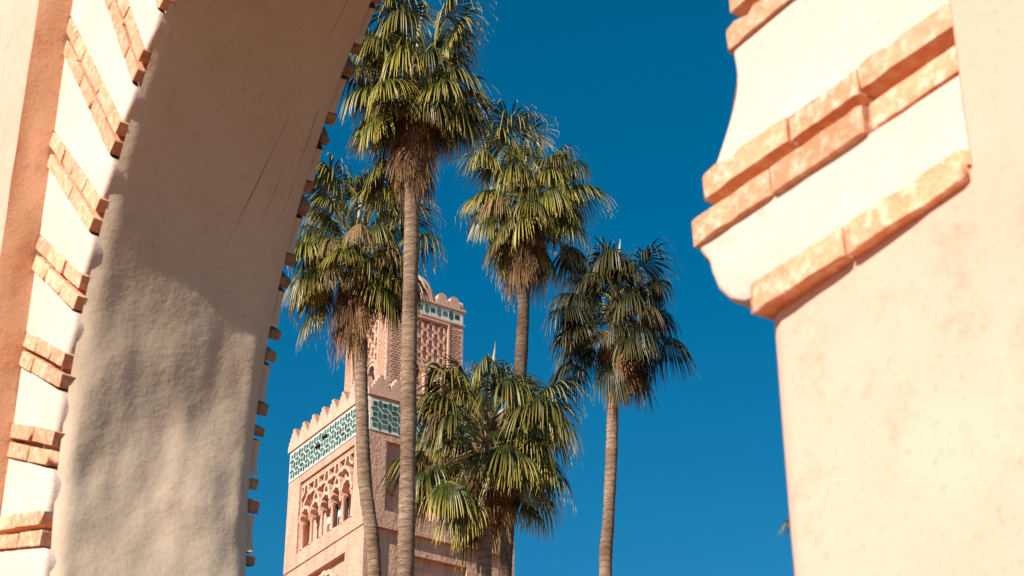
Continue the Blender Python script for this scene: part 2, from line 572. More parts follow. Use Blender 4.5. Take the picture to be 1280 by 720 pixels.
# bricks: a few worn unit shapes, shared by every copy
def unit_brick(seed):
    rr = random.Random(seed)
    nx, ny_, nz = 7, 2, 3
    bm = bmesh.new()
    bmesh.ops.create_cube(bm, size=1.0)
    bmesh.ops.bevel(bm, geom=list(bm.edges), offset=0.045, segments=1, affect='EDGES')
    cut = [e for e in bm.edges if abs(e.verts[0].co.x - e.verts[1].co.x) > 0.7]
    bmesh.ops.subdivide_edges(bm, edges=cut, cuts=5)
    for v in bm.verts:
        q = Vector((v.co.x * 5, v.co.y * 2, v.co.z * 2)) + Vector((seed * 3.1, 0, 0))
        v.co.z += 0.035 * noise.noise(q)
        v.co.y += 0.10 * noise.noise(q + Vector((0, 9, 0)))
        v.co.x += 0.012 * noise.noise(q + Vector((0, 0, 9)))
    me = bpy.data.meshes.new('brick')
    bm.to_mesh(me)
    bm.free()
    me.materials.append(M['brick'])
    me.polygons.foreach_set('use_smooth', [True] * len(me.polygons))
    me.set_sharp_from_angle(angle=R(35))
    return me
UNIT = [unit_brick(i) for i in range(7)]
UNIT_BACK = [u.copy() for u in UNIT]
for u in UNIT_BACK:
    u.materials[0] = M['brickshade']

TB, GAP = 0.062, 0.030
def course(side, p, d, off, back, rr, short=None, tip=0.03, proud=0.010):
    """a row of bricks laid end to end along one joint line"""
    q = Vector((-d.y, d.x))
    p = p + q * off
    o = ray_out(p, d)
    total = (o - p).length - 0.004
    start = -tip
    if short:
        total = min(total, short)
    n = max(1, int(round((total - start) / 0.25)))
    if short:
        n = 1
    cuts = [start + (total - start) * (k / n) + (rr.uniform(-0.04, 0.04) if 0 < k < n else 0) for k in range(n + 1)]
    for k in range(n):
        L = cuts[k + 1] - cuts[k] - 0.006
        if L < 0.05:
            continue
        c = p + d * ((cuts[k] + cuts[k + 1]) / 2)
        dep = 0.05 if back else 0.085
        yc = RING - proud + dep / 2 + rr.uniform(-0.004, 0.004)
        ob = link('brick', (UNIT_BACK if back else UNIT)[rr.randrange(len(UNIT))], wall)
        ob.location = P(side, c.x, yc, c.y, back)
        ang = math.atan2(d.y, d.x)
        # local x of the wall = -s : outward direction is -side
        ob.rotation_euler = (0, (ang if side > 0 else math.pi - ang) + rr.uniform(-0.012, 0.012), 0)
        if side < 0:
            ob.rotation_euler = (0, -ang + rr.uniform(-0.01, 0.01), 0)
        ob.scale = (L, dep, TB * (rr.uniform(0.6, 0.95) if back else rr.uniform(0.92, 1.06)))

THETA = [0.0, 8.8, 16.1, 24.0, 31.2, 38.1, 44.6, 50.8, 56.5, 62.2, 67.9, 73.6, 79.3, 85.0]
def tilt(k, side):
    if side < 0 and k < 2:
        return R((-1.0, 1.5)[k])
    return R(THETA[k])

def ring(side, back):
    GAP = 0.030 if side < 0 or back else 0.018
    rr = random.Random(11 + side + (5 if back else 0))
    lines = []
    for k, th in enumerate(THETA):
        t = R(th if side > 0 or k > 1 else (-1.0, 10.4)[k])
        p = ray_arc(CJ, Vector((math.cos(t), math.sin(t))))
        tl = tilt(k, side)
        d = Vector((math.cos(tl), math.sin(tl)))
        lines.append((p, d))
        for off in (-(TB + GAP) / 2, (TB + GAP) / 2):
            pp = p + Vector((-d.y, d.x)) * off
            # start each course on the arc
            base = p + Vector((-d.y, d.x)) * off - d * 0.5
            try:
                st = ray_arc(base, d)
            except ValueError:
                st = pp
            course(side, st - Vector((-d.y, d.x)) * off, d, off, back, rr, short=0.34 if back else None, tip=rr.uniform(-0.020, 0.004) if back else ((0.004 + rr.uniform(0, 0.012)) if side < 0 else (-0.020 + rr.uniform(0, 0.024))))
    # the single springing course on top of the pier
    course(side, Vector((PIER - 0.02, Z_SPR + 0.004)), Vector((1, 0)), 0.0, back, rr, short=0.34 if back else None, tip=-0.025, proud=0.040)
    half = (TB + GAP) / 2 + TB / 2 + 0.001
    # stucco panels between the pairs
    for k in range(-1, len(THETA)):
        if k == -1:
            p1, d1 = lines[0]
            q1 = Vector((-d1.y, d1.x))
            hi_in = ray_arc(p1 - q1 * half - d1 * 0.4, d1)
            zb = Z_SPR + 0.004 + TB / 2
            inner = [Vector((2.04, zb)), Vector((1.995, zb + 0.010)), Vector((1.958, zb + 0.035)), Vector((1.928, zb + 0.075)),
                     Vector((1.912, zb + 0.12)), Vector((1.905, zb + 0.15)), Vector((hi_in.x + 0.002, hi_in.y))]
            outer = [ray_out(hi_in, d1), Vector((HALF, zb))]
        else:
            p0, d0 = lines[k]
            q0 = Vector((-d0.y, d0.x))
            lo_in = ray_arc(p0 + q0 * half - d0 * 0.5, d0)
            lo_out = ray_out(lo_in, d0)
            if k == len(THETA) - 1:
                top_in = Vector((0.0, HP[-1][1]))
                hi_in, hi_out = top_in, Vector((0.0, Z_TOP))
            else:
                p1, d1 = lines[k + 1]
                q1 = Vector((-d1.y, d1.x))
                hi_in = ray_arc(p1 - q1 * half - d1 * 0.5, d1)
                hi_out = ray_out(hi_in, d1)
            t0 = math.atan2(lo_in.y - ZC, lo_in.x - A0)
            t1 = math.atan2(hi_in.y - ZC, hi_in.x - A0)
            inner = []
            n = 10
            ph = rr.uniform(-0.1, 0.1)
            for i in range(n + 1):
                u = i / n
                # recessed just under the upper pair, flaring out to the lower pair
                off = 0.004 - 0.006 * (1 - u) + 0.030 * math.sin(math.pi * min(1, u * 1.02)) ** 0.8 * (0.65 + 0.5 * u) + 0.006 * ph
                if back:
                    off *= 0.55
                if side > 0 and not back:      # bulging lobes on the far side
                    off = 0.012 - 0.022 * math.sin(math.pi * u ** 1.25) ** 0.75 + 0.004 * ph
                t = t0 + (t1 - t0) * u
                inner.append(Vector((A0 + (RA + off) * math.cos(t), ZC + (RA + off) * math.sin(t))))
            outer = [hi_out]
            if abs(hi_out.y - Z_TOP) < 1e-4 and abs(lo_out.x - HALF) < 1e-4 and abs(lo_out.y - Z_TOP) > 1e-4:
                outer.append(Vector((HALF, Z_TOP)))
            outer.append(lo_out)
        # rounded lip along the inner edge
        rad = 0.022
        layers = []
        for j in range(5):
            a = math.pi / 2 * j / 4
            layers.append((rad * (1 - math.sin(a)), RING + rad * (1 - math.cos(a))))
        mb = MB()
        cen = sum(inner, Vector((0, 0))) / len(inner)
        outd = (sum(outer, Vector((0, 0))) / len(outer) - cen).normalized()
        rows = []
        for sh, y in layers + [(0.0, 0.25)]:
            row = []
            for i, v in enumerate(inner):
                w = 0.006 * noise.noise(Vector((v.x * 9 + side * 3, v.y * 9, y * 4)))
                pv = v + outd * (sh + w)
                row.append(len(mb.v))
                mb.v.append(P(side, pv.x, y, pv.y, back))
            rows.append(row)
        for r0, r1 in zip(rows[:-1], rows[1:]):
            for i in range(len(inner) - 1):
                mb.f.append((r0[i], r0[i + 1], r1[i + 1], r1[i]))
        ob_ = []
        for v in outer:
            ob_.append(len(mb.v))
            mb.v.append(P(side, v.x, RING, v.y, back))
        mb.f.append(tuple(rows[0] + ob_))
        me = make_mesh('stucco_panel', mb.v, mb.f, M['soffit'] if back else M['stucco'], smooth=40)
        ob = link('stucco_panel', me, wall)

for side in (1, -1):
    for back in (False, True):
        ring(side, back)

# ------------------------------------------------------------------ minaret (local x along EX: -8..0, local y along EY: 0..8)
def pix(u, v, D):
    """point seen at a pixel of the 1280x720 photograph, D metres away over the ground"""
    x, y = (u - 640) / F_PX, (360 - v) / F_PX
    r = Vector((x, math.cos(PITCH) - y * math.sin(PITCH), math.sin(PITCH) + y * math.cos(PITCH)))
    r *= D / math.hypot(r.x, r.y)
    return r + Vector((0, 0, EYE))

corner = pix(454, 690, 80.0)
tower = empty('minaret', (corner.x, corner.y, 0), ROT)
tag(tower, 'rose coloured square minaret with green tile bands, carved panels and a domed lantern', 'minaret')
FL = lambda u, z, d: (u, d, z)                 # left face
FR = lambda u, z, d: (-d, u, z)                # right face
W = 8.0

def terraced(mb, us, zs, depth, F):
    us, zs = sorted(set(us)), sorted(set(zs))
    nu, nz = len(us) - 1, len(zs) - 1
    D = [[depth((us[i] + us[i + 1]) / 2, (zs[j] + zs[j + 1]) / 2) for j in range(nz)] for i in range(nu)]
    for i in range(nu):
        for j in range(nz):
            d = D[i][j]
            mb.add([F(us[i], zs[j], d), F(us[i + 1], zs[j], d), F(us[i + 1], zs[j + 1], d), F(us[i], zs[j + 1], d)], [(0, 1, 2, 3)])
            if i + 1 < nu and abs(D[i + 1][j] - d) > 1e-6:
                e = D[i + 1][j]
                mb.add([F(us[i + 1], zs[j], d), F(us[i + 1], zs[j], e), F(us[i + 1], zs[j + 1], e), F(us[i + 1], zs[j + 1], d)], [(0, 1, 2, 3)])
            if j + 1 < nz and abs(D[i][j + 1] - d) > 1e-6:
                e = D[i][j + 1]
                mb.add([F(us[i], zs[j + 1], d), F(us[i], zs[j + 1], e), F(us[i + 1], zs[j + 1], e), F(us[i + 1], zs[j + 1], d)], [(0, 1, 2, 3)])

def rects_depth(rects):
    def f(u, z):
        d = 0.0
        for u0, u1, z0, z1, dd in rects:
            if u0 < u < u1 and z0 < z < z1:
                d = dd
        return d
    return f

ZT = 38.55 + EYE                                # top of the main shaft
h = EYE
left_rects = [(-6.75, -1.25, 32.85 + h, 36.5 + h, 0.10), (-6.6, -1.4, 33.0 + h, 36.35 + h, 0.55), (-8.1, 0.1, 32.10 + h, 32.19 + h, 0.07),
              (-6.2, -1.75, 22 + h, 31.35 + h, 0.28)]
right_rects = [(1.0, 7.0, 33.0 + h, 36.42 + h, 0.22), (1.22, 3.7, 33.02 + h, 34.1 + h, 0.6), (4.3, 6.78, 33.02 + h, 34.1 + h, 0.6), (1.5, 3.4, 34.1 + h, 35.6 + h, 0.5), (4.6, 6.5, 34.1 + h, 35.6 + h, 0.5),
               (0.55, 7.45, 20 + h, 32.15 + h, 0.22), (2.45, 5.55, 18 + h, 31.25 + h, 0.5)]
def shaft():
    for nm, F, rects, lim in (('shaft_face', FL, left_rects, (-W, 0)), ('shaft_face', FR, right_rects, (0, W))):
        mb = MB()
        us = [lim[0], lim[1]]
        zs = [0, 8, 16, ZT]
        for r in rects:
            us += [max(lim[0], r[0]), min(lim[1], r[1])]
            zs += [r[2], r[3]]
        terraced(mb, us, zs, rects_depth(rects), F)
        FACES.append(mb.obj(nm, M['tower'], tower))
    mb = MB()
    mb.add([(-W, 0, 0), (-W, W, 0), (-W, W, ZT), (-W, 0, ZT)], [(0, 1, 2, 3)])
    mb.add([(-W, W, 0), (0, W, 0), (0, W, ZT), (-W, W, ZT)], [(0, 1, 2, 3)])
    mb.obj('shaft_back', M['tower'], tower)
    mb = MB()
    mb.box(-W + 0.02, -0.02, 0.02, W - 0.02, ZT - 0.5, ZT - 0.1)
    mb.obj('terrace', M['trim'], tower)
    # coping
    z0, z1, o, t = ZT, 38.90 + h, 0.10, 0.50
    for x0, x1, y0, y1 in ((-W - o, o, -o, t), (-W - o, o, W - t, W + o), (-W - o, -W + t, t + 0.001, W - t - 0.001), (-t, o + 0.002, t + 0.001, W - t - 0.001)):
        mb = MB()
        mb.box(x0, x1, y0, y1, z0, z1)
        COPING.append(mb.obj('coping', M['trim'], tower))
COPING, FACES = [], []
shaft()

def stepped_merlon(w, hgt, steps, th):
    pts = []
    top = 0.26
    for k in range(steps):
        z0 = hgt * k / steps
        z1 = hgt * (k + 1) / steps
        a = w / 2 * (1 - (1 - top) * k / (steps - 1) * 1.0)
        pts += [(a, z0), (a * 0.99, z1)]
    full = pts + [(-a, z) for a, z in reversed(pts)]
    mb = MB()
    mb.prism(full, lambda u, z, d: (u, d, z), -th / 2, th / 2)
    return make_mesh('merlon', mb.v, mb.f, M['trim'])
MER = stepped_merlon(0.96, 0.76, 4, 0.40)
def merlons():
    n = 8
    p = (W + 0.1) / n
    for i in range(n):
        u = p * (i + 0.5) - 0.05
        for loc, rz, cp in (((-u, 0.10, 38.9 + h), 0, 0), ((-0.10, u, 38.9 + h), math.pi / 2, 3), ((-u, W - 0.10, 38.9 + h), 0, 1), ((-W + 0.10, u, 38.9 + h), math.pi / 2, 2)):
            if rz and i in (0, n - 1):
                loc = (loc[0], loc[1] + (0.12 if i == 0 else -0.12), loc[2])
            o = link('merlon', MER, COPING[cp])
            o.location = loc
            o.rotation_euler = (0, 0, rz)
merlons()

# tile bands
def tile_shapes(p, q):
    a = p * 0.20
    sq = [(-a, -a), (a, -a), (a, a), (-a, a)]
    hw, hl = p * 0.185, p * 0.42
    vh = [(-hw, -hl * 0.52), (0, -hl), (hw, -hl * 0.52), (hw, hl * 0.52), (0, hl), (-hw, hl * 0.52)]
    hh = [(z, u) for u, z in vh]
    return [make_mesh('tile', *prism_data(s), M['tilegreen']) for s in (sq, vh, hh)]

def prism_data(pts):
    mb = MB()
    mb.prism(pts, lambda u, z, d: (u, d, z), -0.012, 0.03)
    return mb.v, mb.f

def tile_band(F, u0, u1, z0, z1, rows, d, flip):
    mb = MB()
    mb.prism([(u0, z0), (u1, z0), (u1, z1), (u0, z1)], F, d, d + 0.08)
    bandob = mb.obj('tile_ground', M['tilewhite'], tower)
    q = (z1 - z0) / rows
    n = int(round((u1 - u0) / q))
    p = (u1 - u0) / n
    sq, vh, hh = tile_shapes(q, p)
    rz = math.pi / 2 if flip else 0
    def put(me, u, z):
        o = link('tile', me, bandob)
        o.location = F(u, z, d)
        o.rotation_euler = (0, 0, rz)
    for i in range(n):
        for j in range(rows):
            uc, zc = u0 + p * (i + 0.5), z0 + q * (j + 0.5)
            put(sq, uc, zc)
            if i < n - 1:
                put(vh, uc + p / 2, zc)
            if j < rows - 1:
                put(hh, uc, zc + q / 2)
tile_band(FL, -7.96, -0.04, 36.92 + h, 38.48 + h, 3, -0.035, False)
tile_band(FR, 0.04, 7.96, 36.80 + h, 38.42 + h, 3, -0.035, True)

# carved arcade of the left face
def lobed_arch(uc, z0, r, hgt, lobes, n=40, amp=0.10):
    pts = []
    for k in range(n + 1):
        t = math.pi * k / n
        w = 1 + amp * abs(math.sin(lobes * t))
        pts.append((uc - r * w * math.cos(t), z0 + hgt * w * math.sin(t)))
    return pts

def arcade(F, u0, u1, zb, zt, bays, d, flip, win=()):
    p = (u1 - u0) / bays
    zc = zb + (zt - zb) * 0.40
    for i in range(bays + 1):
        u = u0 + p * i
        u = min(max(u, u0 + 0.10), u1 - 0.10)
        mb = MB()
        c = F(u, 0, d + 0.16)
        mb.lathe([(0.12, zb), (0.12, zb + 0.08), (0.085, zb + 0.10), (0.08, zc - 0.2), (0.10, zc - 0.17), (0.15, zc - 0.05), (0.16, zc)], 10, c[:2])
        mb.obj('column', M['trim'], FACES[0], smooth=40)
    for i in range(bays):
        uc = u0 + p * (i + 0.5)
        mb = MB()
        mb.band(lobed_arch(uc, zc, p * 0.46, 0.62, 5), 0.14, F, d - 0.01, d + 0.34)
        mb.obj('arch_band', M['trim'], FACES[0])
    for i in range(bays - 1):
        uc = u0 + p * (i + 1)
        mb = MB()
        mb.band(lobed_arch(uc, zc + 0.30, p * 0.80, 1.05, 7, 56, 0.06), 0.13, F, d + 0.03, d + 0.32)
        mb.obj('arch_band', M['trim'], FACES[0])
    for i in range(bays):
        uc = u0 + p * (i + 0.5)
        mb = MB()
        zt2 = zt - 0.02
        mb.band([(uc - p * 0.5, zc + 1.25), (uc - p * 0.22, zc + 1.45), (uc - p * 0.12, zt2)], 0.12, F, d + 0.01, d + 0.30)
        mb.band([(uc + p * 0.5, zc + 1.25), (uc + p * 0.22, zc + 1.45), (uc + p * 0.12, zt2)], 0.12, F, d + 0.01, d + 0.30)
        mb.band([(uc - p * 0.5, zt - 0.16), (uc + p * 0.5, zt - 0.16)], 0.10, F, d + 0.02, d + 0.28)
        mb.obj('lattice_band', M['trim'], FACES[0])
    for i in win:
        uc = u0 + p * (i + 0.5)
        mb = MB()
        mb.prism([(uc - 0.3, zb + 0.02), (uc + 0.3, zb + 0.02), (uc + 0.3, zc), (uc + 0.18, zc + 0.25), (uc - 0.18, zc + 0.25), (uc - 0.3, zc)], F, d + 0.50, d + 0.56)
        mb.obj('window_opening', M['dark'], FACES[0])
        mb = MB()
        c = F(uc + 0.02, 0, d + 0.30)
        zz = zb + 0.66
        prof = [(0.02, zz - 0.20), (0.08, zz - 0.18), (0.115, zz - 0.10), (0.12, zz + 0.05), (0.09, zz + 0.16), (0.03, zz + 0.20)]
        mb.lathe(prof, 12, c[:2])
        mb.obj('lamp_globe', M['lampwhite'], FACES[0], smooth=60)
arcade(FL, -6.6, -1.4, 33.0 + h, 36.35 + h, 5, 0.0, False, win=(2, 3))

def lower_arch(F, uc, zs, r, d, face):
    for rr_, w in ((r, 0.22), (r * 0.74, 0.16)):
        mb = MB()
        mb.band(lobed_arch(uc, zs, rr_, rr_ * 1.05, 9, 60, 0.07), w, F, d - 0.20, d + 0.03)
        mb.obj('arch_band', M['trim'], face)
lower_arch(FL, -3.95, 29.3 + h, 1.55, 0.28, FACES[0])
lower_arch(FR, 4.0, 28.9 + h, 1.3, 0.5, FACES[1])

# lantern
LA, LB = 1.85, 6.15
ZL = 45.45 + h
FLL = lambda u, z, d: (u, LA + d, z)
FLR = lambda u, z, d: (-LA - d, u, z)
def lantern():
    zb = ZT - 0.12
    for F, lim in ((FLL, (-LB, -LA)), (FLR, (LA, LB))):
        c = (lim[0] + lim[1]) / 2
        rects = [(c - 1.25, c + 1.25, 39.6 + h, 44.42 + h, 0.16)]
        wins = [(c - 0.85, c - 0.27, 39.9 + h, 41.55 + h, 0.7), (c + 0.27, c + 0.85, 39.9 + h, 41.55 + h, 0.7)]
        mb = MB()
        us, zs = [lim[0], lim[1]], [zb, ZL]
        for r in rects + wins:
            us += [r[0], r[1]]
            zs += [r[2], r[3]]
        terraced(mb, us, zs, rects_depth(rects + wins), F)
        face = mb.obj('lantern_face', M['tower'], tower)
        for w in wins:
            mb = MB()
            uc = (w[0] + w[1]) / 2
            r = 0.29
            zc = 41.55 + h
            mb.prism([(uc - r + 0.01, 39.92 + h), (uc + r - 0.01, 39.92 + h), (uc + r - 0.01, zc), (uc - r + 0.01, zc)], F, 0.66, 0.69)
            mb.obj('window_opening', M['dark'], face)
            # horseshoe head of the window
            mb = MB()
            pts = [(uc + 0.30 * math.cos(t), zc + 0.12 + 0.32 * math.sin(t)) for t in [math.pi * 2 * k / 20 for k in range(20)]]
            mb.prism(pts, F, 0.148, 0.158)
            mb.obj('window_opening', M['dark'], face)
            mb = MB()
            mb.band(lobed_arch(uc, zc + 0.05, 0.36, 0.42, 9, 54, 0.14), 0.13, F, 0.02, 0.155)
            mb.obj('arch_band', M['trim'], face)
            mb = MB()
            mb.band(lobed_arch(uc, zc + 0.05, 0.56, 0.66, 1, 24, 0.0), 0.10, F, 0.0, 0.157)
            mb.obj('arch_band', M['trim'], face)
        for uu in (c - 1.0, c, c + 1.0):
            mb = MB()
            cc = F(uu, 0, 0.08)
            mb.lathe([(0.10, 39.9 + h), (0.075, 40.0 + h), (0.075, 41.2 + h), (0.13, 41.45 + h), (0.13, 41.55 + h)], 8, cc[:2])
            mb.obj('column', M['trim'], face, smooth=40)
        # diamond lattice
        p, q = 2.5 / 4, 0.86
        z0, z1 = 42.2 + h, 44.38 + h
        for s in (1, -1):
            for k in range(-4, 8):
                line = []
                nseg = 40
                for i in range(nseg + 1):
                    t = i / nseg
                    z = z0 + (z1 - z0) * t
                    ph = (z - z0) / q
                    wob = 0.10 * math.sin(2 * math.pi * 2 * ph)
                    u = c - 1.25 + p * (k + s * (ph + wob))
                    line.append((u, z))
                run = []
                mb = MB()
                for pt in line + [(99, 0)]:
                    ok = c - 1.22 < pt[0] < c + 1.22
                    for wx in (c - 0.56, c + 0.56):
                        if (pt[0] - wx) ** 2 + (pt[1] - 41.6 - h) ** 2 < 0.66 ** 2:
                            ok = False
                    if ok:
                        run.append(pt)
                    else:
                        if len(run) > 1:
                            mb.band(run, 0.10, F, 0.035 + 0.004 * (s > 0), 0.158)
                        run = []
                if mb.v:
                    mb.obj('lattice_band', M['trim'], face)
        # frame of the panel
        mb = MB()
        for a, b in (((c - 1.31, 39.6 + h), (c - 1.31, 44.5 + h)), ((c + 1.31, 39.6 + h), (c + 1.31, 44.5 + h))):
            mb.band([a, b], 0.09, F, -0.05, 0.02)
        mb.band([(c - 1.36, 44.545 + h), (c + 1.36, 44.545 + h)], 0.09, F, -0.05, 0.02)
        mb.obj('panel_frame', M['trim'], face)
        # small carved scales on the strips beside the panel
        mb = MB()
        for su in (-1, 1):
            for i in range(3):
                for j in range(34):
                    uu = c + su * (1.46 + 0.20 * i) + (0.05 if j % 2 else -0.05)
                    zz = 39.7 + h + 0.14 * j
                    mb.prism([(uu - 0.07, zz), (uu + 0.07, zz), (uu, zz + 0.10)], F, -0.025, 0.01)
        o = mb.obj('carved_scales', M['tower'], face)
        o['kind'] = 'stuff'
    mb = MB()
    mb.add([(-LB, LA, zb), (-LB, LB, zb), (-LB, LB, ZL), (-LB, LA, ZL)], [(0, 1, 2, 3)])
    mb.add([(-LB, LB, zb), (-LA, LB, zb), (-LA, LB, ZL), (-LB, LB, ZL)], [(0, 1, 2, 3)])
    mb.obj('lantern_back', M['tower'], tower)
    mb = MB()
    mb.box(-LB + 0.01, -LA - 0.01, LA + 0.01, LB - 0.01, ZL - 0.3, ZL - 0.02)
    mb.obj('lantern_roof', M['trim'], tower)
    o, t = 0.10, 0.40
    lcop = []
    for x0, x1, y0, y1 in ((-LB - o, -LA + o, LA - o, LA + t), (-LB - o, -LA + o, LB - t, LB + o), (-LB - o, -LB + t, LA + t + 0.001, LB - t - 0.001), (-LA - t, -LA + o + 0.002, LA + t + 0.001, LB - t - 0.001)):
        mb = MB()
        mb.box(x0, x1, y0, y1, ZL, ZL + 0.14)
        lcop.append(mb.obj('coping', M['trim'], tower))
    for zz in (44.66 + h,):
        for F, a, b in ((FLL, -LB - 0.06, -LA + 0.06), (FLR, LA - 0.057, LB + 0.06)):
            mb = MB()
            mb.prism([(a, zz), (b, zz), (b, zz + 0.09), (a, zz + 0.09)], F, -0.06, 0.02)
            mb.obj('string_course', M['trim'], tower)
    tile_band(FLL, -LB + 0.03, -LA - 0.03, 44.76 + h, 45.42 + h, 1, -0.03, False)
    tile_band(FLR, LA + 0.03, LB - 0.03, 44.76 + h, 45.42 + h, 1, -0.03, True)
    # rounded merlons
    pts = [(0.33, 0), (0.34, 0.2), (0.25, 0.24), (0.25, 0.40), (0.22, 0.50), (0.15, 0.57), (0.05, 0.60)]
    mb = MB()
    mb.prism(pts + [(-a, z) for a, z in reversed(pts)], lambda u, z, d: (u, d, z), -0.15, 0.15)
    me = make_mesh('merlon', mb.v, mb.f, M['trim'])
    n = 5
    p = (LB - LA + 0.1) / n
    for i in range(n):
        u = LA - 0.05 + p * (i + 0.5)
        for loc, rz, cp in (((-u, LA + 0.08, ZL + 0.14), 0, 0), ((-u, LB - 0.08, ZL + 0.14), 0, 1), ((-LA - 0.08, u, ZL + 0.14), math.pi / 2, 3), ((-LB + 0.08, u, ZL + 0.14), math.pi / 2, 2)):
            if rz and i in (0, n - 1):
                loc = (loc[0], loc[1] + (0.17 if i == 0 else -0.17), loc[2])
            ob = link('merlon', me, lcop[cp])
            ob.location = loc
            ob.rotation_euler = (0, 0, rz)
    c = (-4.0, 4.0)
    mb = MB()
    prof = [(1.62, ZL - 0.1), (1.62, ZL + 0.35)]
    for k in range(12):
        t = math.pi / 2 * k / 12
        prof.append((1.55 * math.cos(t) ** 0.9, ZL + 0.4 + 2.15 * math.sin(t)))
    prof.append((0.10, ZL + 2.56))
    mb.lathe(prof, 96, c, lobes=16, amp=0.06)
    dome = mb.obj('dome', M['trim'], tower, smooth=30)
    zz = ZL + 2.5
    mb = MB()
    mb.lathe([(0.05, zz), (0.05, zz + 2.6), (0.01, zz + 2.9)], 8, c)
    for zc, r in ((zz + 0.55, 0.36), (zz + 1.3, 0.27), (zz + 1.9, 0.19)):
        mb.lathe([(max(0.02, r * math.sin(math.pi * k / 10)), zc - r * math.cos(math.pi * k / 10)) for k in range(11)], 14, c)
    mb.obj('finial', M['copper'], dome, smooth=40)
    # loudspeaker in the window
    mb = MB()
    x, y, z = FLR(4.62, 41.25 + h, -0.12)
    prof = [(0.03, -0.32), (0.05, -0.1), (0.09, 0.0), (0.20, 0.12), (0.21, 0.14), (0.18, 0.12), (0.06, 0.0)]
    n = 14
    b = 0
    for r, t in prof:
        for i in range(n):
            a = 2 * math.pi * i / n
            mb.v.append(Vector((x + t, y + r * math.cos(a), z + r * math.sin(a))))
    for k in range(len(prof) - 1):
        for i in range(n):
            j = (i + 1) % n
            mb.f.append((k * n + i, k * n + j, (k + 1) * n + j, (k + 1) * n + i))
    mb.obj('loudspeaker', M['lampwhite'], tower, smooth=50)
    # small drain spouts on the tile band
    for u, z in ((-4.9, 37.75 + h), (-4.2, 38.0 + h)):
        mb = MB()
        mb.box(u - 0.22, u + 0.22, -0.14, -0.05, z - 0.04, z + 0.04)
        mb.obj('bracket', M['iron'], tower)
lantern()

# ------------------------------------------------------------------ palms
def add_tube(mb, pts, radii, n=6):
    b = len(mb.v)
    for i, p in enumerate(pts):
        a, c = pts[max(0, i - 1)], pts[min(len(pts) - 1, i + 1)]
        t = (c - a).normalized()
        u = t.cross(Vector((0, 0, 1)))
        if u.length < 1e-3:
            u = Vector((1, 0, 0))
        u.normalize()
        w = u.cross(t)
        for k in range(n):
            an = 2 * math.pi * k / n
            mb.v.append(p + (u * math.cos(an) + w * math.sin(an)) * radii[i])
    for i in range(len(pts) - 1):
        for k in range(n):
            j = (k + 1) % n
            mb.f.append((b + i * n + k, b + i * n + j, b + (i + 1) * n + j, b + (i + 1) * n + k))

